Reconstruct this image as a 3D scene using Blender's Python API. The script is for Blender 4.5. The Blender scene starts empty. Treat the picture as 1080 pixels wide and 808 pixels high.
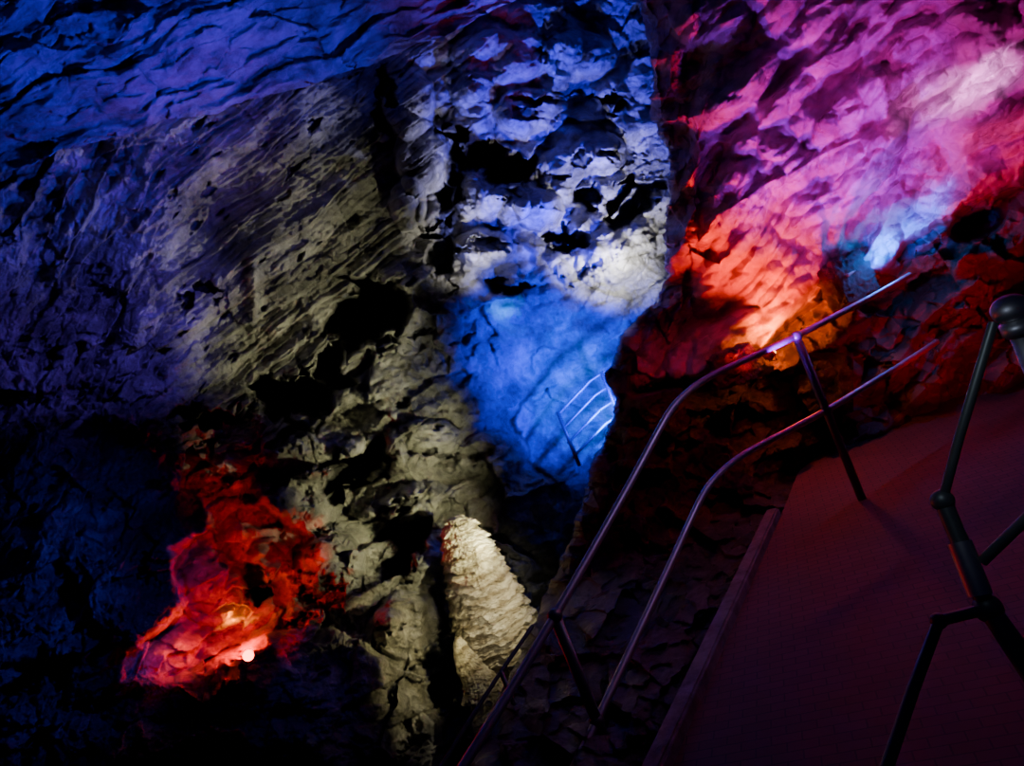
import bpy, bmesh, math
import numpy as np
from mathutils import Vector, Matrix

# ------------------------------------------------------------------ camera
F_PX = 780.0
ROLL = math.radians(22)
CAM = np.array([0.0, 0.0, 1.55])
Rv = np.array([math.cos(ROLL), 0, -math.sin(ROLL)])
Uv = np.array([math.sin(ROLL), 0, math.cos(ROLL)])
Fv = np.array([0.0, 1.0, 0.0])

def P(px, py, d):
    px = np.asarray(px, float); py = np.asarray(py, float); d = np.asarray(d, float)
    a = ((px-540)/F_PX*d)[..., None]; b = ((404-py)/F_PX*d)[..., None]
    return CAM + d[..., None]*Fv + a*Rv + b*Uv

def V(px, py, d):
    return Vector(P(px, py, d).tolist())

cam_d = bpy.data.cameras.new("camera"); cam = bpy.data.objects.new("camera", cam_d)
bpy.context.scene.collection.objects.link(cam)
M = Matrix(((Rv[0], Uv[0], -Fv[0], CAM[0]), (Rv[1], Uv[1], -Fv[1], CAM[1]), (Rv[2], Uv[2], -Fv[2], CAM[2]), (0, 0, 0, 1)))
cam.matrix_world = M
cam_d.sensor_width = 36; cam_d.lens = 26; cam_d.clip_start = 0.05
bpy.context.scene.camera = cam

# ------------------------------------------------------------------ noise
rng = np.random.RandomState(7)
perm = rng.permutation(256); perm = np.concatenate([perm, perm, perm])
g3 = rng.normal(size=(256, 3)); g3 /= np.linalg.norm(g3, axis=1)[:, None]
jit = rng.rand(256, 2); rnd = rng.rand(256, 3)-.5

def perlin(x, y, z):
    xi = np.floor(x).astype(int); yi = np.floor(y).astype(int); zi = np.floor(z).astype(int)
    xf = x-xi; yf = y-yi; zf = z-zi
    xi &= 255; yi &= 255; zi &= 255
    u = xf*xf*xf*(xf*(xf*6-15)+10); v = yf*yf*yf*(yf*(yf*6-15)+10); w = zf*zf*zf*(zf*(zf*6-15)+10)
    def g(i, j, k):
        h = perm[perm[perm[(xi+i) & 255]+((yi+j) & 255)]+((zi+k) & 255)]
        gg = g3[h]
        return gg[..., 0]*(xf-i)+gg[..., 1]*(yf-j)+gg[..., 2]*(zf-k)
    def L(a, b, t): return a+(b-a)*t
    return L(L(L(g(0,0,0), g(1,0,0), u), L(g(0,1,0), g(1,1,0), u), v),
             L(L(g(0,0,1), g(1,0,1), u), L(g(0,1,1), g(1,1,1), u), v), w)*1.5

def fbm(x, y, z, o=5, lac=2.07, gain=.5, ridged=False):
    s = 0; a = 1; n = 0
    for i in range(o):
        p = perlin(x+i*17.3, y-i*9.1, z+i*5.7)
        if ridged: p = 1-2*np.abs(p)
        s = s+a*p; n += a; a *= gain; x = x*lac; y = y*lac; z = z*lac
    return s/n

def worley(x, y, facets=False, tilt=1.0):
    xi = np.floor(x).astype(int); yi = np.floor(y).astype(int)
    f1 = np.full(x.shape, 9.0); f2 = np.full(x.shape, 9.0); val = np.zeros(x.shape)
    for i in (-1, 0, 1):
        for j in (-1, 0, 1):
            h = perm[perm[(xi+i) & 255]+((yi+j) & 255)]
            dx = x-(xi+i+jit[h, 0]); dy = y-(yi+j+jit[h, 1])
            d = np.hypot(dx, dy)
            if facets:
                val = np.where(d < f1, rnd[h, 0]+tilt*(rnd[h, 1]*dx+rnd[h, 2]*dy)*2, val)
            f2 = np.minimum(f2, np.maximum(f1, d)); f1 = np.minimum(f1, d)
    return (f1, f2, val) if facets else (f1, f2)

def ss(e0, e1, x):
    t = np.clip((x-e0)/(e1-e0), 0, 1); return t*t*(3-2*t)

def rbf(pts):
    pts = np.array(pts, float); xy = pts[:, :2]/100; n = len(pts)
    D = np.hypot(xy[:, None, 0]-xy[None, :, 0], xy[:, None, 1]-xy[None, :, 1])
    A = np.zeros((n+3, n+3)); A[:n, :n] = np.sqrt(D*D+.15); A[:n, n] = 1; A[:n, n+1:] = xy
    A[n, :n] = 1; A[n+1:, :n] = xy.T
    w = np.linalg.solve(A, np.concatenate([pts[:, 2], [0, 0, 0]]))
    def f(x, y):
        x = x/100; y = y/100; s = w[n]+w[n+1]*x+w[n+2]*y
        for i in range(n): s = s+w[i]*np.sqrt((x-xy[i, 0])**2+(y-xy[i, 1])**2+.15)
        return s
    return f

def line(pts):
    a = np.array(pts, float); return lambda t: np.interp(t, a[:, 0], a[:, 1])

def polydist(poly, x, y):
    poly = np.array(poly, float); n = len(poly); d = np.full(x.shape, 1e9); ins = np.zeros(x.shape, bool)
    for i in range(n):
        a = poly[i]; b = poly[(i+1) % n]; e = b-a
        t = np.clip(((x-a[0])*e[0]+(y-a[1])*e[1])/(e@e), 0, 1)
        d = np.minimum(d, np.hypot(x-a[0]-t*e[0], y-a[1]-t*e[1]))
        c = ((a[1] > y) != (b[1] > y)) & (x < (b[0]-a[0])*(y-a[1])/(b[1]-a[1]+1e-9)+a[0])
        ins ^= c
    return np.where(ins, -d, d)

def blob(x, y, cx, cy, rx, ry, ang=0):
    c, s = math.cos(math.radians(ang)), math.sin(math.radians(ang))
    u = ((x-cx)*c-(y-cy)*s)/rx; v = ((x-cx)*s+(y-cy)*c)/ry
    return np.sqrt(u*u+v*v)

def mesh_grid(name, pos, mat, attrs=None):
    h, w = pos.shape[:2]
    me = bpy.data.meshes.new(name)
    idx = np.arange(h*w).reshape(h, w)
    q = np.stack([idx[:-1, :-1], idx[1:, :-1], idx[1:, 1:], idx[:-1, 1:]], -1).reshape(-1, 4)
    me.vertices.add(h*w); me.vertices.foreach_set("co", pos.reshape(-1).astype(np.float32))
    me.loops.add(q.size); me.loops.foreach_set("vertex_index", q.reshape(-1).astype(np.int32))
    me.polygons.add(len(q)); me.polygons.foreach_set("loop_start", np.arange(0, q.size, 4, dtype=np.int32))
    me.update(calc_edges=True)
    me.polygons.foreach_set("use_smooth", np.ones(len(q), bool))
    if attrs:
        for k, a in attrs.items():
            at = me.attributes.new(k, 'FLOAT', 'POINT'); at.data.foreach_set("value", a.reshape(-1).astype(np.float32))
    me.materials.append(mat)
    ob = bpy.data.objects.new(name, me); bpy.context.scene.collection.objects.link(ob)
    return ob

# ------------------------------------------------------------------ materials
def rock_mat(name, c_dark, c_mid, c_light, scale=3, rough=.7, bump=.5, stretch=(1, 1, 1), spec=.4, stain_shade=None, band=None):
    m = bpy.data.materials.new(name); m.use_nodes = True; nt = m.node_tree; N = nt.nodes; Lk = nt.links
    b = N["Principled BSDF"]; b.inputs["Specular IOR Level"].default_value = spec
    tc = N.new("ShaderNodeTexCoord"); mp = N.new("ShaderNodeMapping"); mp.inputs["Scale"].default_value = stretch
    Lk.new(tc.outputs["Object"], mp.inputs["Vector"])
    n1 = N.new("ShaderNodeTexNoise"); n1.inputs["Scale"].default_value = scale; n1.inputs["Detail"].default_value = 10; n1.inputs["Roughness"].default_value = .68
    Lk.new(mp.outputs[0], n1.inputs["Vector"])
    cr = N.new("ShaderNodeValToRGB"); e = cr.color_ramp.elements
    e[0].position = .36; e[0].color = (*c_dark, 1); e[1].position = .66; e[1].color = (*c_light, 1)
    x = e.new(.5); x.color = (*c_mid, 1)
    Lk.new(n1.outputs["Fac"], cr.inputs[0])
    out = cr.outputs[0]
    if band is not None:
        wv = N.new("ShaderNodeTexWave"); wv.wave_type = 'BANDS'; wv.bands_direction = 'Z'; wv.inputs["Scale"].default_value = 3.2
        wv.inputs["Distortion"].default_value = 5; wv.inputs["Detail"].default_value = 5; wv.inputs["Detail Scale"].default_value = 2.0
        Lk.new(tc.outputs["Object"], wv.inputs["Vector"])
        pw = N.new("ShaderNodeMath"); pw.operation = 'POWER'; Lk.new(wv.outputs["Fac"], pw.inputs[0]); pw.inputs[1].default_value = 3
        ml = N.new("ShaderNodeMath"); ml.operation = 'MULTIPLY'; Lk.new(pw.outputs[0], ml.inputs[0]); ml.inputs[1].default_value = .75
        mb = N.new("ShaderNodeMixRGB"); Lk.new(ml.outputs[0], mb.inputs[0]); Lk.new(out, mb.inputs[1]); mb.inputs[2].default_value = (*band, 1)
        out = mb.outputs[0]
    if stain_shade is not None:
        at = N.new("ShaderNodeAttribute"); at.attribute_name = "stain_shade"  # mask shared by mineral stain and painted shade
        mx = N.new("ShaderNodeMixRGB"); Lk.new(at.outputs["Fac"], mx.inputs[0]); Lk.new(out, mx.inputs[1]); mx.inputs[2].default_value = (*stain_shade, 1)
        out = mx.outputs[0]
    Lk.new(out, b.inputs["Base Color"])
    n3 = N.new("ShaderNodeTexNoise"); n3.inputs["Scale"].default_value = scale*.7; n3.inputs["Detail"].default_value = 5
    Lk.new(mp.outputs[0], n3.inputs["Vector"])
    mr = N.new("ShaderNodeMapRange"); mr.inputs["From Min"].default_value = .4; mr.inputs["From Max"].default_value = .6
    mr.inputs["To Min"].default_value = max(.22, rough-.35); mr.inputs["To Max"].default_value = rough+.1
    Lk.new(n3.outputs["Fac"], mr.inputs[0]); Lk.new(mr.outputs[0], b.inputs["Roughness"])
    n2 = N.new("ShaderNodeTexNoise"); n2.inputs["Scale"].default_value = scale*7; n2.inputs["Detail"].default_value = 10; n2.inputs["Roughness"].default_value = .75
    Lk.new(mp.outputs[0], n2.inputs["Vector"])
    vo = N.new("ShaderNodeTexVoronoi"); vo.inputs["Scale"].default_value = scale*5
    Lk.new(mp.outputs[0], vo.inputs["Vector"])
    ad = N.new("ShaderNodeMath"); ad.operation = 'MULTIPLY_ADD'; Lk.new(vo.outputs["Distance"], ad.inputs[0]); ad.inputs[1].default_value = -.35; Lk.new(n2.outputs["Fac"], ad.inputs[2])
    bp = N.new("ShaderNodeBump"); bp.inputs["Strength"].default_value = bump; bp.inputs["Distance"].default_value = .07
    Lk.new(ad.outputs[0], bp.inputs["Height"]); Lk.new(bp.outputs[0], b.inputs["Normal"])
    return m

def metal_mat(name, col, rough=.35, metallic=.9):
    m = bpy.data.materials.new(name); m.use_nodes = True; nt = m.node_tree; b = nt.nodes["Principled BSDF"]
    b.inputs["Metallic"].default_value = metallic
    n = nt.nodes.new("ShaderNodeTexNoise"); n.inputs["Scale"].default_value = 40
    mr = nt.nodes.new("ShaderNodeMapRange"); mr.inputs["To Min"].default_value = rough-.1; mr.inputs["To Max"].default_value = rough+.2
    nt.links.new(n.outputs["Fac"], mr.inputs[0]); nt.links.new(mr.outputs[0], b.inputs["Roughness"])
    b.inputs["Base Color"].default_value = (*col, 1)
    return m

def emis_mat(name, col, s):
    m = bpy.data.materials.new(name); m.use_nodes = True; b = m.node_tree.nodes["Principled BSDF"]
    b.inputs["Base Color"].default_value = (*col, 1); b.inputs["Emission Color"].default_value = (*col, 1); b.inputs["Emission Strength"].default_value = s
    return m

limestone = rock_mat("limestone", (.14, .135, .11), (.34, .33, .29), (.62, .60, .53), 2.4, .68, 1.0, stain_shade=(.014, .013, .013))
ceil_mat = rock_mat("ceiling_limestone", (.10, .09, .09), (.32, .31, .31), (.52, .51, .51), 2.5, .65, 1.0)
flow_mat = rock_mat("flowstone_calcite", (.22, .19, .18), (.40, .37, .35), (.60, .57, .54), 3.0, .5, .6, spec=.6, stain_shade=(.07, .04, .035))
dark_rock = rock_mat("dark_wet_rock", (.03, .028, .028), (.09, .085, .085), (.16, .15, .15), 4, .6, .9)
calcite = rock_mat("stalagmite_calcite", (.34, .28, .18), (.58, .51, .37), (.80, .74, .58), 4, .6, .7, (1, 1, 2.2), band=(.20, .15, .08))
steel = metal_mat("galvanised_steel", (.42, .42, .43), .42)
dark_metal = metal_mat("painted_dark_metal", (.13, .15, .14), .40, .6)
black = metal_mat("lamp_housing", (.02, .02, .02), .5, .2)

# ------------------------------------------------------------------ wall_left
wall_depth = rbf([(-250,-250,7.5),(0,0,7.3),(200,-200,8),(150,150,7.5),(300,0,8.3),(500,-50,9.3),(700,-200,10),(850,0,10.5),(850,400,10.5),
    (0,250,7.2),(-250,300,6),(170,250,7.7),(300,200,8.1),(450,150,8.9),(560,100,9.6),(650,50,10),(600,200,9.7),(500,270,8.9),(655,280,9.7),
    (600,420,9.5),(450,400,8.5),(300,450,7.7),(380,330,8.4),(100,450,7),(0,600,6),(-250,700,5),(100,750,5.5),(-200,1050,4),(250,600,6.8),
    (300,750,5.9),(400,600,7.3),(400,750,6.7),(510,650,7.9),(600,560,9),(560,780,8),(300,1050,4.8),(600,1050,7),(850,800,9.5),(850,1050,8.5)])
RED = [(212,508),(260,512),(300,548),(345,562),(315,590),(298,605),(306,640),(280,668),(250,690),(185,722),(130,716),(135,690),(192,640),(180,580),(222,555)]

def build_wall():
    W, H = 1100, 1060
    px, py = np.meshgrid(np.linspace(-260, 800, W), np.linspace(-220, 1000, H))
    z0 = np.zeros_like(px)
    wx = fbm(px/70, py/70, z0+3.3, 3)*18; wy = fbm(px/70, py/70, z0+8.8, 3)*18
    fx = fbm(px/14, py/14, z0+3.9, 3)*4; fy = fbm(px/14, py/14, z0+1.8, 3)*4
    x = px+wx; y = py+wy
    d = wall_depth(px, py)
    ctr = np.exp(-(blob(px, py, 565, 160, 150, 190))**4)
    strat = ss(130, 200, x)*(1-ss(400, 470, x+(y-250)*.35))*(1-ss(390, 450, y+(x-300)*.15))
    leftm = 1-ss(120, 200, x)
    low = ss(380, 470, y)
    slope = np.exp(-blob(x, y, 585, 400, 95, 85)**4)
    column = np.exp(-blob(px, py, 440, 160, 42, 100, 5)**4)
    rq = polydist(RED, px+wx*.25+fx*1.5, py+wy*.25+fy*1.5)
    ins = 1-ss(-10, 5, rq)
    rough = np.clip(1-.78*strat-.5*leftm*(1-low)-.75*slope-.65*ctr*(1-slope)-.35*ins-.5*column, .12, 1)
    big = fbm(x/150, y/150, z0+1.1, 5, ridged=True, gain=.5)
    mid = fbm(px/62+wx/60, py/55, z0+4.4, 6, ridged=True, gain=.6)
    d -= rough*(.36*big+.24*mid*(1-.6*ins))
    a = math.radians(25); s = px*math.cos(a)-py*math.sin(a)+wx; t = px*math.sin(a)+py*math.cos(a)+wy
    _, _, v1 = worley((s+fx)/88, (t+fy)/56, True, 1.1); d += rough*.42*v1
    g1, _, v2 = worley((s+fx)/40+9, (t+fy)/26+3, True, 1.0); d += rough*((.16+.16*ins)*v2+.12*g1)
    g3_, _, v3 = worley((s+fx)/17+5, (t+fy)/11+7, True, 1.0); d += rough*(.05*v3+.03*g3_)
    k1, _ = worley((px+fx)/44+2, (py+fy)/38); k2, _ = worley((px+fx)/20+3, (py+fy)/18); k3, _ = worley((px+fx)/8+3, (py+fy)/7)
    kn = np.maximum(ctr*(1-slope), .4*column)
    d += kn*(.80*np.minimum(k1, .85)**1.7+.28*k2**1.3+.045*k3)
    d += slope*(.03*fbm(px/20, py/20, z0+90, 4, ridged=True)+.08*k2)
    a = math.radians(38); s = px*math.cos(a)-py*math.sin(a); t = px*math.sin(a)+py*math.cos(a)+wx*.25
    q = t/27+fbm(s/190, t/80, z0+2, 3)*1.1; saw = q-np.floor(q)
    q2 = t/8+fbm(s/150, t/40, z0+22, 4)*1.6; saw2 = q2-np.floor(q2)
    sm = strat*(.45+.55*ss(-.25, .3, fbm(s/110, t/50, z0+5, 3)))
    d -= sm*(.22*saw+.06*saw2)+strat*(.36*fbm(s/260, t/70, z0+6, 3))
    pit = fbm(s/34, t/13, z0+12, 3); d += strat*.24*ss(.30, .40, pit)
    d += strat*.03*fbm(px/9, py/9, z0+15, 4, ridged=True)
    a = math.radians(62); s = px*math.cos(a)-py*math.sin(a); t = px*math.sin(a)+py*math.cos(a)
    _, _, v5 = worley((s+wx+fx)/120, (t+wy+fy)/38, True, .8)
    q = t/38+fbm(s/110, t/60, z0+32, 3)*1.2; saw = q-np.floor(q)
    d -= leftm*(.16*saw+.10*fbm(s/80, t/20, z0+9, 5, ridged=True)-.20*v5)
    d -= .25*np.exp(-((x-175)/45)**2)*ss(120, 180, y)*(1-ss(440, 500, y))
    d -= .16*np.exp(-((px+fx-268)/7)**2)*ss(255, 275, y)*(1-ss(330, 360, y))
    stain_shade = np.zeros_like(px)  # mineral stain plus shade put into the albedo
    jx = px+fx*2.2+wx*.7+v2*14; jy = py+fy*2.2+wy*.7+v3*8+v2*10
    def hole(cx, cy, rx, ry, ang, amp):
        nonlocal d, stain_shade
        q = blob(jx, jy, cx, cy, rx, ry, ang); k = 1-ss(.75, 1.1, q); d += amp*k; stain_shade = np.maximum(stain_shade, .85*k)  # also darkens the hole's colour: shade painted into the recess
    def bump(cx, cy, rx, ry, ang, amp):
        nonlocal d
        q = blob(px+fx*.8, py+fy*.8, cx, cy, rx, ry, ang); d -= amp*np.sqrt(np.clip(1-q**2, 0, 1))
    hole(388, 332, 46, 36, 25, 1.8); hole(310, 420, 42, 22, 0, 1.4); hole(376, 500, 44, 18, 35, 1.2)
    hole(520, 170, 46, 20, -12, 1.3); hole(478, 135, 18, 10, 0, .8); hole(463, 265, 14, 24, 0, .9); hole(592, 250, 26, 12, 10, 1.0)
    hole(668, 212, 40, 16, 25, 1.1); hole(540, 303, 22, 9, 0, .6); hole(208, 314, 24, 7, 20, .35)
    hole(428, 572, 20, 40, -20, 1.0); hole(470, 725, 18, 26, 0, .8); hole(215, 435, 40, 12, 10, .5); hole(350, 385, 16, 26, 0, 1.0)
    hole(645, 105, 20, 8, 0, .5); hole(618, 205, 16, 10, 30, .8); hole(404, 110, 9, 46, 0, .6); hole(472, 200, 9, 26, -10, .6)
    bump(430, 108, 30, 40, 0, .8); bump(446, 168, 30, 44, 10, .9); bump(430, 215, 20, 30, 0, .7); bump(455, 228, 15, 22, 0, .5)
    bump(510, 262, 32, 22, 0, .6); bump(530, 215, 30, 26, 0, .6); bump(570, 222, 26, 24, 0, .6); bump(650, 268, 46, 32, 30, .4)
    bump(560, 118, 40, 26, 0, .6); bump(632, 162, 30, 24, 0, .6); bump(530, 60, 56, 30, 0, .6); bump(610, 60, 40, 28, 0, .5)
    bump(500, 100, 24, 24, 0, .5); bump(495, 205, 16, 26, 0, .5); bump(550, 185, 18, 22, 0, .4); bump(590, 180, 26, 24, 0, .45)
    bump(330, 740, 95, 80, -10, .5); bump(430, 660, 38, 38, 0, .5); bump(330, 470, 56, 38, 0, .6); bump(440, 470, 46, 26, 20, .4)
    bump(352, 600, 34, 44, 0, .35); bump(400, 700, 28, 60, -10, .4); bump(300, 530, 40, 18, -20, .3); bump(440, 530, 40, 22, 10, .4)
    bump(520, 480, 40, 26, 10, .3)
    bump(250, 560, 44, 36, 0, .35); bump(222, 620, 36, 40, 0, .35); bump(285, 590, 24, 24, 0, .3); bump(175, 690, 40, 22, 25, .25)
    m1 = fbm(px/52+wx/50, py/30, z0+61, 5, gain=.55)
    k = ctr*ss(.20, .28, m1)*ss(60, 110, py)*(1-slope)*(1-column); stain_shade = np.maximum(stain_shade, k*.85); d += k*.2
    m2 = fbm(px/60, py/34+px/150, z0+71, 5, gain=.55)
    k = ss(.20, .28, m2)*rough*(1-slope)*(1-ins); stain_shade = np.maximum(stain_shade, k*.75); d += .18*k
    d += .25*ins; stain_shade = stain_shade*(1-ins)
    stain_shade = np.maximum(stain_shade, .9*ss(0, 6, rq)*(1-ss(30, 90, rq))*ss(0, 1, (318-px)/30)*ss(0, 1, (py-500)/40))  # painted shade: dark ring outside the red-lit rock
    hq = blob(jx, jy, 264, 612, 11, 14, 10); d += .5*(1-ss(.8, 1.1, hq)); stain_shade = np.maximum(stain_shade, 1-ss(.8, 1.1, hq))  # small pit, its shade painted into the colour too
    stain_shade = np.maximum(stain_shade, .5*(1-ss(380, 420, x-(y-700)*.2))*ss(650, 730, y)*(1-ins))  # darker tone towards the bottom left of the wall
    stain_shade = np.maximum(stain_shade, .2*(1-ss(120, 240, x))*ss(480, 600, y)*(1-ins))  # slightly darker tone along the lower left edge
    stain_shade = stain_shade*(1-.9*slope)
    d += .012*fbm(px/6, py/6, z0+20, 3)
    mesh_grid("wall_left", P(px, py, d), limestone, {"stain_shade": np.clip(stain_shade, 0, 1)})
    def look(qx, qy):
        j = int(round((qx+260)/1060*(W-1))); i = int(round((qy+220)/1220*(H-1))); return float(d[i, j])
    return look
wallD = build_wall()

# ------------------------------------------------------------------ ceiling (overhang)
lipY = line([(-350,215),(-100,200),(0,182),(100,150),(200,124),(330,88),(420,58),(545,0),(700,-90),(800,-150)])
def build_ceiling():
    W, H = 800, 400
    u = np.linspace(-320, 760, W); v = np.linspace(0, 1.25, H)
    px, vv = np.meshgrid(u, v)
    z0 = np.zeros_like(px)
    lip = lipY(px)+fbm(px/50, z0+1, z0, 4)*12
    top = -300
    py = np.where(vv <= 1, top+(lip-top)*vv, lip-(vv-1)*90)
    d0 = rbf([(-300,-300,4.4),(0,0,5.5),(0,170,6.2),(200,50,6.3),(200,120,6.7),(400,60,7.7),(300,-100,6.4),(545,0,8.8),(700,-90,9.6),(500,-200,7.8),(760,-350,8.5),(-300,200,5.4)])(px, np.minimum(py, lip))
    wx = fbm(px/110, py/110, z0+31, 3)*26
    fx = fbm(px/14, py/14, z0+3.9, 3)*4
    a = math.radians(25); s = px*math.cos(a)-py*math.sin(a); t = px*math.sin(a)+py*math.cos(a)+wx
    d = d0-.20*fbm(s/170, t/60, z0+5, 4, ridged=True, gain=.5)
    _, _, v1 = worley((s+fx)/110, (t+fx)/28, True, .9); d += .20*v1
    _, _, v2 = worley((s+fx)/46+4, (t+fx)/12, True, .9); d += .07*v2
    d += .025*fbm(s/24, t/7, z0+77, 3)
    d += ss(1, 1.25, vv)*2.2
    return mesh_grid("ceiling", P(px, py, d), ceil_mat)
build_ceiling()

# ------------------------------------------------------------------ right flowstone
silX = line([(-400,640),(-100,668),(0,676),(40,682),(75,690),(120,686),(160,702),(200,706),(250,700),(290,704),(320,690),(345,664),(370,648),(400,640),(430,652),(460,640),(500,622),(540,612),(570,602),(620,578),(690,546),(740,520),(808,490),(900,446),(1000,400)])
lowY = line([(600,430),(690,402),(760,385),(800,366),(850,318),(872,296),(930,280),(965,245),(1000,222),(1080,182),(1300,80),(1500,0)])
flow_depth = rbf([(680,-300,6.8),(680,0,6.6),(700,150,6.5),(690,300,6.5),(650,390,6.6),(760,60,5.9),(780,200,5.9),(760,330,6.1),(860,120,5.5),(900,0,5.1),(860,230,5.8),(950,180,5.4),
    (1000,80,4.9),(1080,0,4.4),(1080,150,4.8),(1300,0,3.5),(1500,-300,2.6),(1000,-300,3.9),(940,270,5.8),(820,360,6.0),(1000,330,5.9),(1080,260,5.4),(1300,250,4.5),(1500,400,3.6),(1300,500,4.6),
    (900,450,6.3),(1080,450,5.8),(700,480,6.6),(700,650,6.4),(1000,650,6.1)])
def build_flow():
    W, H = 950, 900
    vv, uu = np.meshgrid(np.linspace(-300, 620, H), np.linspace(-.12, 1, W), indexing='ij')
    py0 = vv; z0 = np.zeros_like(vv)
    sx = silX(py0)+fbm(py0/22, z0+.5, z0, 5, gain=.6)*13
    ua = np.clip(uu, 0, 1); ub = np.clip(-uu, 0, 1)
    px = sx+ua**1.25*(1500-sx)+ub*500
    d = flow_depth(np.where(uu < 0, sx, px), py0)
    wx = fbm(px/150, py0/150, z0+21, 2)*24; wy = fbm(px/150, py0/150, z0+27, 2)*24
    fx = fbm(px/13, py0/13, z0+3.9, 3)*3
    ang = math.radians(46)
    x = px+wx-800; y = py0+wy-200
    s = x*np.cos(ang)-y*np.sin(ang); t = x*np.sin(ang)+y*np.cos(ang)
    d -= .45*fbm(s/300, t/110, z0+2, 3, ridged=True, gain=.4)
    f1, f2 = worley(s/125, t/52); d += .46*(np.minimum(f1, .8)**1.7-.3)
    g1, g2 = worley((s+fx)/54+3, (t+fx)/30+5); d += .26*(np.minimum(g1, .8)**1.6-.3)
    h1, h2 = worley((s+fx)/24+3, (t+fx)/14+5); d += .09*(h1**1.3-.35)
    d += .02*fbm(s/30, t/9, z0+13, 4)
    band = 1-ss(10, 80, px-sx)
    b1, b2, bv = worley((px+fx*2)/38, (py0+fx*2)/64, True, 1); c1, c2, cv = worley((px+fx)/16, (py0+fx)/24, True, 1)
    d += band*(.22*bv+.08*cv)
    e = np.clip((px-sx)/45, 0, 1); d += .40*(1-np.sqrt(1-(1-e)**2+1e-6))
    d += ub/.12*3.2
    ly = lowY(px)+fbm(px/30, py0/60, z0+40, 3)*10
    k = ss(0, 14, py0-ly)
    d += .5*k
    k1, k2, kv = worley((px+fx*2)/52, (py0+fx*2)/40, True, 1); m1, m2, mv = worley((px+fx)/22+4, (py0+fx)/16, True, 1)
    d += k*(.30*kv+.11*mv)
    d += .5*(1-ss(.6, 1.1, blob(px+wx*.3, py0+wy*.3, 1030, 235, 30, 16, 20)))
    stain_shade = np.clip(.6*k+.35*band*ss(0, .25, fbm(px/40, py0/60, z0+80, 4)), 0, 1)  # darker rock tone below the lip, noise patches along the left edge
    d += .008*fbm(px/6, py0/6, z0+50, 3)
    mesh_grid("flowstone_formation", P(px, py0, d), flow_mat, {"stain_shade": stain_shade})
    def look(qx, qy):
        i = int(round((qy+300)/920*(H-1))); j = int(np.argmin(np.abs(px[i]-qx)+1e3*(uu[i] < 0))); return float(d[i, j])
    return look
flowD = build_flow()

# ------------------------------------------------------------------ embankment beside walkway
FLOOR_REL = -1.55
def plane_depth(px, py, zrel):
    k = ((px-540)*Rv[2]+(404-py)*Uv[2])/F_PX
    return np.where(k < -1e-3, zrel/np.minimum(k, -1e-3), 1e3)
kerbX = line([(372,898),(548,822),(830,700),(1000,626)])
def build_bank():
    W, H = 520, 600
    vv, uu = np.meshgrid(np.linspace(372, 1000, H), np.linspace(-.15, 1, W), indexing='ij')
    z0 = np.zeros_like(vv)
    sx = silX(vv)+fbm(vv/26, z0+7.5, z0, 5, gain=.6)*12
    ua = np.clip(uu, 0, 1); ub = np.clip(-uu, 0, 1)
    px = sx+ua*(900-sx)+ub*400
    pe = np.where(uu < 0, sx, px)
    cap = 6.15-ss(450, 850, vv)*.6
    pdp = plane_depth(pe, vv, FLOOR_REL-.12)
    k = 6.0; d = -np.log(np.exp(-k*np.minimum(pdp, 12))+np.exp(-k*cap))/k
    fx = fbm(px/13, vv/13, z0+3.9, 3)*5
    d -= .12*fbm(px/60, vv/70, z0+3, 5, ridged=True, gain=.5)
    _, _, v1 = worley((px+fx)/56, (vv+fx)/44, True, 1); d += .20*v1
    _, _, v2 = worley((px+fx)/22, (vv+fx)/18, True, 1); d += .08*v2
    e = np.clip((px-sx)/25, 0, 1); d += .25*(1-np.sqrt(1-(1-e)**2+1e-6))
    d += ub/.15*2.5
    lim = plane_depth(px, vv, FLOOR_REL-.06)
    kk = ss(-25, -5, px-kerbX(vv))*(uu > 0)
    d = np.where(lim < 7, d+kk*np.maximum(0, lim-d), d)
    d += 2.2*(1-ss(-6, 10, vv-lowY(px)-4))*ss(660, 690, px)
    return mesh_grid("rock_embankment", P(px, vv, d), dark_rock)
build_bank()

# ------------------------------------------------------------------ floor (tiled walkway) + kerb
def on_floor(px, py, dz=0.0):
    d = float(plane_depth(np.array(float(px)), np.array(float(py)), FLOOR_REL)); p = P(px, py, d); return np.array([p[0], p[1], dz])
mf = bpy.data.materials.new("red_brick_paving"); mf.use_nodes = True; nt = mf.node_tree; b = nt.nodes["Principled BSDF"]
tc = nt.nodes.new("ShaderNodeTexCoord"); br = nt.nodes.new("ShaderNodeTexBrick"); br.inputs["Scale"].default_value = 4.5
mp = nt.nodes.new("ShaderNodeMapping"); mp.inputs["Rotation"].default_value = (0, 0, .35)
nt.links.new(tc.outputs["Object"], mp.inputs[0]); nt.links.new(mp.outputs[0], br.inputs["Vector"])
br.inputs["Color1"].default_value = (.24, .11, .10, 1); br.inputs["Color2"].default_value = (.19, .09, .08, 1); br.inputs["Mortar"].default_value = (.08, .05, .05, 1)
br.inputs["Mortar Size"].default_value = .014
nz = nt.nodes.new("ShaderNodeTexNoise"); nz.inputs["Scale"].default_value = 3; nz.inputs["Detail"].default_value = 8
mx = nt.nodes.new("ShaderNodeMixRGB"); mx.blend_type = 'MULTIPLY'; mx.inputs[0].default_value = .7
nt.links.new(br.outputs["Color"], mx.inputs[1]); nt.links.new(nz.outputs["Fac"], mx.inputs[2]); nt.links.new(mx.outputs[0], b.inputs["Base Color"])
bp = nt.nodes.new("ShaderNodeBump"); bp.inputs["Strength"].default_value = .4; bp.inputs["Distance"].default_value = .01
nt.links.new(br.outputs["Fac"], bp.inputs["Height"]); bp.invert = True; nt.links.new(bp.outputs[0], b.inputs["Normal"])
b.inputs["Roughness"].default_value = .75

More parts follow.
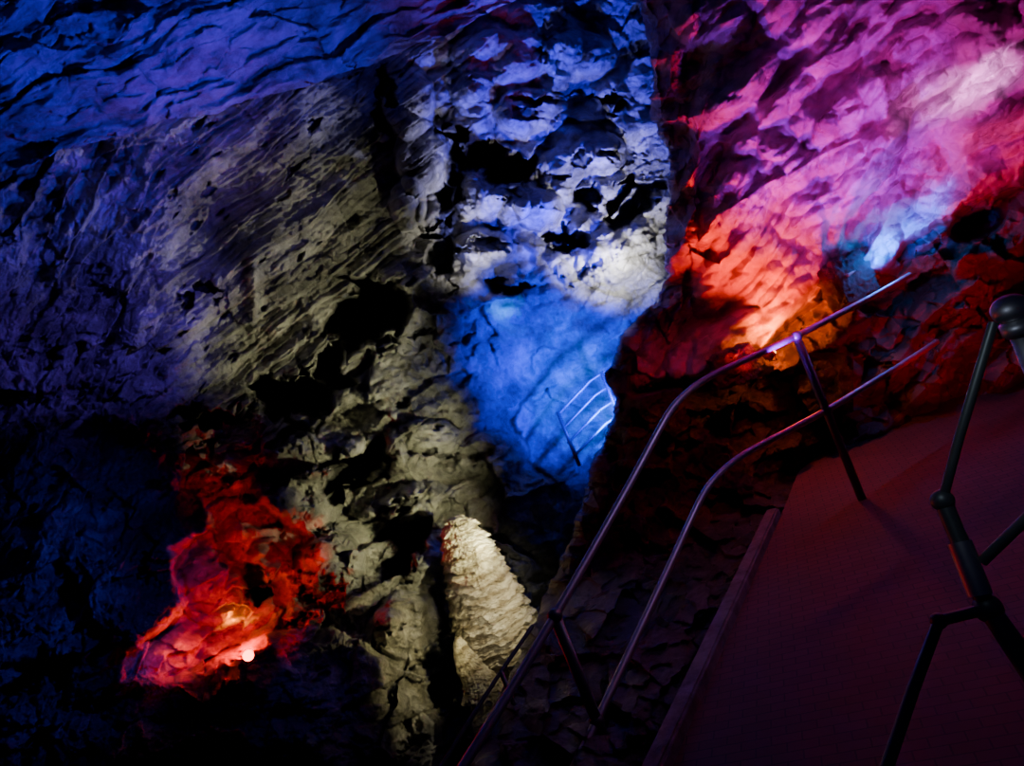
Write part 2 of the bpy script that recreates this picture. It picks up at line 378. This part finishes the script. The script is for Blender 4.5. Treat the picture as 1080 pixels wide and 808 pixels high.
cA = on_floor(822, 548); cB = on_floor(700, 830)
cdir = (cB-cA)/np.linalg.norm(cB-cA); cnear = cA+cdir*5.0; cfar = cA-cdir*.1
def prism(name, pts, z0, z1, mat, bev=.0, parent=None):
    bm = bmesh.new()
    lo = [bm.verts.new((p[0], p[1], z0)) for p in pts]; hi = [bm.verts.new((p[0], p[1], z1)) for p in pts]
    n = len(pts); bm.faces.new(lo[::-1]); bm.faces.new(hi)
    for i in range(n): bm.faces.new((lo[i], lo[(i+1) % n], hi[(i+1) % n], hi[i]))
    bmesh.ops.recalc_face_normals(bm, faces=bm.faces)
    if bev: bmesh.ops.bevel(bm, geom=list(bm.edges), offset=bev, segments=3, affect='EDGES')
    me = bpy.data.meshes.new(name); bm.to_mesh(me); bm.free(); me.materials.append(mat)
    ob = bpy.data.objects.new(name, me); bpy.context.scene.collection.objects.link(ob)
    if parent: ob.parent = parent
    return ob
prism("floor", [cfar, cnear, cnear+np.array([7, -1, 0]), np.array([9, 7.0, 0]), np.array([3.2, 7.2, 0]), cfar+np.array([.5, .9, 0])], -.12, 0.0, mf)
nrm = np.array([-cdir[1], cdir[0], 0])
if nrm[0] > 0: nrm = -nrm
conc = rock_mat("kerb_concrete", (.12, .10, .10), (.20, .18, .18), (.28, .26, .26), 8, .8, .4)
prism("kerb", [cfar, cnear, cnear+nrm*.09, cfar+nrm*.09], -.1, .06, conc, .012)

# ------------------------------------------------------------------ stalagmites
def build_stalagmite(name, tip, h, prof, seed, mat, nr=1):
    n, m = 460, 320
    tt, th = np.meshgrid(np.linspace(0, 1, n), np.linspace(0, 2*math.pi, m), indexing='ij')
    a = np.array(prof); r = np.interp(tt, a[:, 0], a[:, 1])
    cx, sx_ = np.cos(th), np.sin(th)
    wob = fbm(cx*1.1+seed, sx_*1.1, tt*4, 3)
    lay = tt*h*9+fbm(cx*1.2+seed, sx_*1.2+4, tt*4, 4)*1.6
    saw = lay-np.floor(lay)
    lay2 = tt*h*26+fbm(cx*2+seed, sx_*2+4, tt*6, 3)*2.0; saw2 = lay2-np.floor(lay2)
    amt = .5+.5*ss(-.25, .35, fbm(cx*1.5, sx_*1.5+seed, tt*5+9, 3))
    drip = fbm(cx*4+seed, sx_*4, tt*3, 4, ridged=True)
    rr = r*(1+.12*wob+.05*drip)+np.minimum(1, r*6)*(.060*saw**1.8*amt+.018*saw2+.012*fbm(cx*7, sx_*7, tt*h*9, 5))*nr
    pos = np.stack([tip[0]+rr*cx+.04*np.sin(tt*5+seed)*tt, tip[1]+rr*sx_, tip[2]-tt*h+0*rr], -1)
    return mesh_grid(name, pos, mat)
DS = 6.9
build_stalagmite("stalagmite", P(478, 545, DS), 1.72, [(0,.01),(.012,.07),(.05,.13),(.2,.20),(.45,.30),(.66,.36),(.78,.35),(.88,.28),(1,.23)], 1.5, calcite)
build_stalagmite("stalagmite.001", P(482, 672, 6.5), .55, [(0,.02),(.1,.05),(.4,.09),(1,.16)], 4.2, calcite, .5)
build_stalagmite("stalagmite.002", P(506, 708, 6.45), .5, [(0,.04),(.1,.09),(.4,.14),(1,.2)], 7.2, calcite, .5)

# ------------------------------------------------------------------ tubes
def empty(name, loc=(0, 0, 0)):
    e = bpy.data.objects.new(name, None); bpy.context.scene.collection.objects.link(e); e.empty_display_size = .2; return e
def tube(name, pts, r, mat, parent, smooth=True):
    cu = bpy.data.curves.new(name, 'CURVE'); cu.dimensions = '3D'; cu.bevel_depth = r; cu.bevel_resolution = 6; cu.use_fill_caps = True
    if smooth and len(pts) > 2:
        sp = cu.splines.new('NURBS'); sp.points.add(len(pts)-1)
        for i, p in enumerate(pts): sp.points[i].co = (*p, 1)
        sp.order_u = 3; sp.use_endpoint_u = True; sp.resolution_u = 12
    else:
        sp = cu.splines.new('POLY'); sp.points.add(len(pts)-1)
        for i, p in enumerate(pts): sp.points[i].co = (*p, 1)
    cu.materials.append(mat)
    ob = bpy.data.objects.new(name, cu); bpy.context.scene.collection.objects.link(ob); ob.parent = parent; return ob
def cyl(name, a, b_, r, mat, parent, r2=None):
    a = Vector(a); b_ = Vector(b_); dv = b_-a; bm = bmesh.new()
    bmesh.ops.create_cone(bm, cap_ends=True, segments=32, radius1=r, radius2=r if r2 is None else r2, depth=dv.length)
    bmesh.ops.bevel(bm, geom=[e for e in bm.edges if len(e.link_faces) == 2 and any(len(f.verts) > 4 for f in e.link_faces)], offset=min(r*.15, dv.length*.2), segments=2, affect='EDGES')
    me = bpy.data.meshes.new(name); bm.to_mesh(me); bm.free(); me.materials.append(mat)
    for p in me.polygons: p.use_smooth = len(p.vertices) == 4
    ob = bpy.data.objects.new(name, me); ob.matrix_world = Matrix.Translation((a+b_)/2) @ dv.to_track_quat('Z', 'Y').to_matrix().to_4x4()
    bpy.context.scene.collection.objects.link(ob); ob.parent = parent; return ob
def ball(name, c, r, mat, parent, sc=(1, 1, 1)):
    bm = bmesh.new(); bmesh.ops.create_uvsphere(bm, u_segments=32, v_segments=20, radius=r)
    me = bpy.data.meshes.new(name); bm.to_mesh(me); bm.free(); me.materials.append(mat)
    for p in me.polygons: p.use_smooth = True
    ob = bpy.data.objects.new(name, me); ob.location = c; ob.scale = sc; bpy.context.scene.collection.objects.link(ob); ob.parent = parent; return ob

hr = empty("handrail")
A = [(960,290,5.35),(935,305,5.25),(885,331,5.0),(840,355,4.8),(790,378,4.65),(745,398,4.5),(712,424,4.35),(694,455,4.2),(668,504,4.0),(628,575,3.7),(585,650,3.4),(545,718,3.18),(500,790,2.95),(450,870,2.75)]
At = [P(*p) for p in A]
tube("top_rail", At, .021, steel, hr)
DZ = np.array([0, 0, -.52])
tube("mid_rail", [p+DZ for p in At], .021, steel, hr)
def post(base, i0, length, wide=.027):
    cyl(f"post_{i0}", base, base+np.array([0, 0, -length]), wide, dark_metal, hr)
    for k, z in enumerate((0, -.52)):
        ball(f"coupling_{i0}_{k}", base+np.array([0, 0, z]), .036, dark_metal, hr)
    cyl(f"flange_{i0}", base+np.array([0, 0, -length]), base+np.array([0, 0, -length+.02]), .07, dark_metal, hr)
post(At[3], 1, float(At[3][2])+.03); post(At[10], 2, float(At[10][2])+.25)
post(P(450,870,2.75), 4, 1.2)

cr = empty("cable_rail")
tube("cable_top", [P(562,660,4.3), P(528,708,4.1), P(465,808,3.8), P(430,870,3.6)], .012, dark_metal, cr)
tube("cable_low", [P(560,690,4.3), P(535,730,4.1), P(488,808,3.8), P(450,870,3.6)], .010, dark_metal, cr)
for i, a in enumerate(((528,708,4.1), (465,808,3.8))):
    cyl(f"cable_post_{i}", P(*a), P(*a)+np.array([0, 0, -.55]), .014, dark_metal, cr)

sr = empty("stair_railing")
def row(pts, r=.02): tube("rail", [P(*p) for p in pts], r, dark_metal, sr, False)
for off in (0, 15, 30, 45):
    row([(588+off*.35, 438+off, 8.3), (622+off*.37, 402+off, 8.35), (668+off*.38, 372+off, 8.4)], .016)
for (a, L_) in (((588,434,8.3), .66), ((634,392,8.35), .7)):
    p = P(*a); cyl("post", p, p+np.array([0, 0, -L_]), .022, dark_metal, sr)

gr = empty("guardrail")
ring = P(1066, 326, 2.0)
ball("post_cap", ring, .05, steel, gr, (1, 1, .8))
cyl("cap_collar", ring+np.array([0, 0, -.03]), ring+np.array([0, 0, -.075]), .042, steel, gr)
cyl("top_post", ring+np.array([0, 0, -.07]), ring+np.array([0, 0, -.42]), .028, steel, gr)
tube("brace_upper", [P(1048,340,2.0), P(1030,400,2.02), P(1012,460,2.05), P(994,528,2.1)], .013, dark_metal, gr, False)
J = P(994, 528, 2.1)
ball("joint_upper", J, .032, dark_metal, gr)
tube("main_pipe", [J, P(1020,590,2.05), P(1040,640,2.0), P(1095,725,1.9)], .024, dark_metal, gr, False)
tube("main_pipe_sleeve", [P(1012,572,2.05), P(1034,628,2.0)], .031, steel, gr, False)
J2 = P(1042, 642, 2.0); ball("joint_mid", J2, .038, dark_metal, gr)
tube("cross_bar", [P(1100,530,1.9), P(1036,592,2.02)], .015, dark_metal, gr, False)
tube("lower_arm", [J2, P(990,655,2.0), P(962,730,1.95), P(925,840,1.85)], .016, dark_metal, gr, False)
ball("joint_low", P(990,655,2.0), .022, dark_metal, gr)
tube("lower_stay", [J2, P(1085,700,1.95), P(1130,790,1.9)], .028, dark_metal, gr, False)

# ------------------------------------------------------------------ rock slabs at the flowstone foot
def rock(name, c, dims, seed, mat, rot=0.0):
    bm = bmesh.new(); bmesh.ops.create_cube(bm, size=2); bmesh.ops.subdivide_edges(bm, edges=bm.edges, cuts=36, use_grid_fill=True)
    co = np.array([v.co[:] for v in bm.verts]); L6 = (np.abs(co)**6).sum(1)**(1/6); co = co/L6[:, None]
    nn = fbm(co[:, 0]*1.6+seed, co[:, 1]*1.6, co[:, 2]*1.6, 6, ridged=True, gain=.6); co = co*(1+.4*nn)[:, None]*np.array(dims)
    for v, p in zip(bm.verts, co): v.co = p
    me = bpy.data.meshes.new(name); bm.to_mesh(me); bm.free(); me.materials.append(mat)
    for p in me.polygons: p.use_smooth = True
    ob = bpy.data.objects.new(name, me); ob.location = c; ob.rotation_euler = (0, 0, rot); bpy.context.scene.collection.objects.link(ob)
    return ob
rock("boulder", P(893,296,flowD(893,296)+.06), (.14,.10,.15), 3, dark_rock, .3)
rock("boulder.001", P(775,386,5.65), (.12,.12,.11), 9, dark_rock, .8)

# ------------------------------------------------------------------ lamps
def floodlight(pos, aim, col, strength, size=.06, name="floodlight"):
    e = empty(name); pos = Vector(pos); dv = (Vector(aim)-pos).normalized()
    cyl("housing", pos-dv*size*1.2, pos, size*.8, black, e, size)
    cyl("bezel", pos-dv*.006, pos+dv*.010, size*1.12, black, e)
    cyl("lens", pos+dv*.008, pos+dv*.02, size*1.0, emis_mat("lamp_lens", col, strength), e)
    for k in range(4): cyl("cooling_fin", pos-dv*size*(.5+k*.2), pos-dv*size*(.46+k*.2), size, black, e)
    s = dv.cross(Vector((0, 0, 1))).normalized()*size*1.2
    tube("bracket", [pos-s, pos-s-Vector((0, 0, size*1.6)), pos+s-Vector((0, 0, size*1.6)), pos+s], .005, black, e, False)
    return e
rig = empty("cave_lighting")
def spot(tgt, src, col, power, rad, blend=1.0, soft=.05, name="spotlight"):
    T = V(*tgt); S = V(*src); ld = bpy.data.lights.new(name, 'SPOT'); ld.energy = power; ld.color = col; ld.shadow_soft_size = soft
    R = rad/F_PX*tgt[2]; ld.spot_size = min(2.8, 2*math.atan(R/(T-S).length)); ld.spot_blend = blend
    o = bpy.data.objects.new(name, ld); o.location = S; o.rotation_euler = (T-S).to_track_quat('-Z', 'Y').to_euler(); bpy.context.scene.collection.objects.link(o); o.parent = rig; return o
def point(src, col, power, soft=.03, name="lamp"):
    ld = bpy.data.lights.new(name, 'POINT'); ld.energy = power; ld.color = col; ld.shadow_soft_size = soft
    o = bpy.data.objects.new(name, ld); o.location = V(*src); bpy.context.scene.collection.objects.link(o); o.parent = rig; return o

# left wall: olive-white
spot((275,265,8), (540,450,6.2), (.80,.78,.48), 460, 215)
spot((405,520,7.5), (610,560,5.7), (.85,.82,.45), 380, 165)
spot((400,440,8.4), (540,600,6.4), (.75,.75,.50), 160, 130)
spot((405,690,6.7), (545,660,5.4), (.85,.74,.35), 140, 105)
# blue / violet
spot((80,40,6.0), (360,190,4.8), (.03,.02,1.0), 700, 340)
spot((330,20,7.0), (480,160,6.0), (.06,.03,1.0), 320, 190)
spot((210,120,6.7), (380,260,5.4), (.6,.02,.6), 90, 160)
spot((60,320,7.2), (300,240,5.2), (.15,.05,1.0), 280, 230)
spot((200,200,7.8), (440,250,6.0), (.30,.22,1.0), 60, 200)
spot((40,430,7), (-60,640,5.4), (1,.01,.03), 70, 180)
spot((0,600,6), (-60,740,4.8), (1,.01,.08), 36, 120)
spot((590,90,9.5), (640,320,7.8), (.03,.015,1.0), 3000, 270)
spot((560,140,9.5), (500,320,7.6), (.22,.22,1.0), 420, 200)
spot((445,150,8.3), (560,230,7.2), (.50,.48,1.0), 210, 95)
dk = wallD(505,262)
spot((500,262,dk), (538,312,dk-.7), (1,.96,.85), 150, 62)
dk = wallD(655,262)
spot((648,262,dk), (686,300,dk-.9), (1,.97,.9), 560, 72)
spot((655,275,9.6), (690,330,8.2), (.95,.95,1.0), 220, 74)
spot((595,385,9.5), (660,425,7.5), (0,.008,1.0), 2500, 200)
spot((620,412,9.5), (650,455,8.0), (0,.11,1.0), 480, 105)
point((534,324,wallD(534,324)-.15), (0,.2,1), 4)
point((688,296,8.7), (0,.06,1), 10)
spot((20,660,6.0), (300,500,3.8), (.04,.03,1.0), 190, 260)  # blue fill added for the lower left, no fixture there
spot((300,760,5.8), (420,560,3.8), (.05,.04,1.0), 24, 110)  # dim blue fill added over the bottom rocks, unseen source
# stalagmite
spot((516,630,6.6), (598,535,5.9), (1,.91,.60), 110, 82)
spot((522,640,6.6), (556,645,5.1), (1,.92,.66), 64, 60)
# red-lit rock
point((252,672,wallD(252,672)-.45), (1,.0,.0), 34)
for (tx, ty, r, p) in ((240,540,50,170), (305,568,44,120), (225,600,50,190), (272,640,42,120), (190,675,54,150), (150,706,38,80)):
    dd = wallD(tx, ty); spot((tx,ty,dd), (tx+70, ty+70, dd-1.9), (1,.0,.0), p, r, .7)
point((200,676,wallD(200,676)-.2), (1,.06,.0), 4)
point((246,650,wallD(246,650)-.12), (1,.20,.0), 4)
floodlight(P(262,692,min(wallD(262,692), wallD(268,700), wallD(255,690))-.15), P(255,660,4.5), (1,.06,.02), 22, .038)
# flowstone
spot((1020,60,4.8), (880,220,3.9), (1.0,.0,.65), 130, 220)
for (tx, ty, r, p) in ((968,112,34,70), (1005,84,42,180), (1045,58,46,200), (1080,30,50,130)):
    spot((tx,ty,4.9), (tx-60,ty+90,3.9), (1,.30,.95), p, r, 1)
spot((880,110,5.5), (820,380,4.6), (.30,.0,1.0), 420, 200)
spot((880,170,5.5), (800,350,4.7), (1.0,.0,.25), 60, 170)
spot((760,150,6.0), (800,420,5.1), (1,.008,.004), 430, 240)
spot((825,290,5.9), (800,376,5.3), (1,.03,.0), 62, 100)
spot((826,332,5.9), (806,366,5.5), (1,.09,.0), 120, 50)
point((816,354,flowD(816,354)-.15), (1,.12,.0), 14)
spot((944,252,5.6), (914,294,5.2), (0,.08,1.0), 190, 36)
spot((975,222,5.4), (936,275,5.0), (0,.08,1.0), 160, 30)
spot((1003,199,5.3), (960,250,4.9), (0,.09,1.0), 100, 24)
point((934,266,flowD(934,266)-.12), (0,.22,1.0), 9)
spot((1060,165,4.9), (960,330,4.4), (1,.0,.05), 120, 120)
spot((980,310,5.8), (1060,430,4.4), (1,.0,.01), 70, 200)
floodlight(P(812,372,5.5), P(850,300,5.6), (1,.3,.05), 15, .04)
# walkway: weak spots added to lift rails, floor and bank, sources unseen
spot((900,680,3.2), (1010,250,3.4), (1,.02,.07), 3.5, 420)
spot((640,560,4.0), (840,200,3.6), (.6,.35,1.0), 14, 320)
spot((740,440,6.0), (860,250,4.4), (1,.03,.05), 36, 150)
spot((1060,440,2.0), (900,300,1.6), (.6,.7,.9), 4, 190)

w = bpy.data.worlds.new("ambient_fill"); bpy.context.scene.world = w; w.use_nodes = True
w.node_tree.nodes["Background"].inputs[0].default_value = (.08, .05, .6, 1); w.node_tree.nodes["Background"].inputs[1].default_value = .016  # uniform blue fill light added through the background
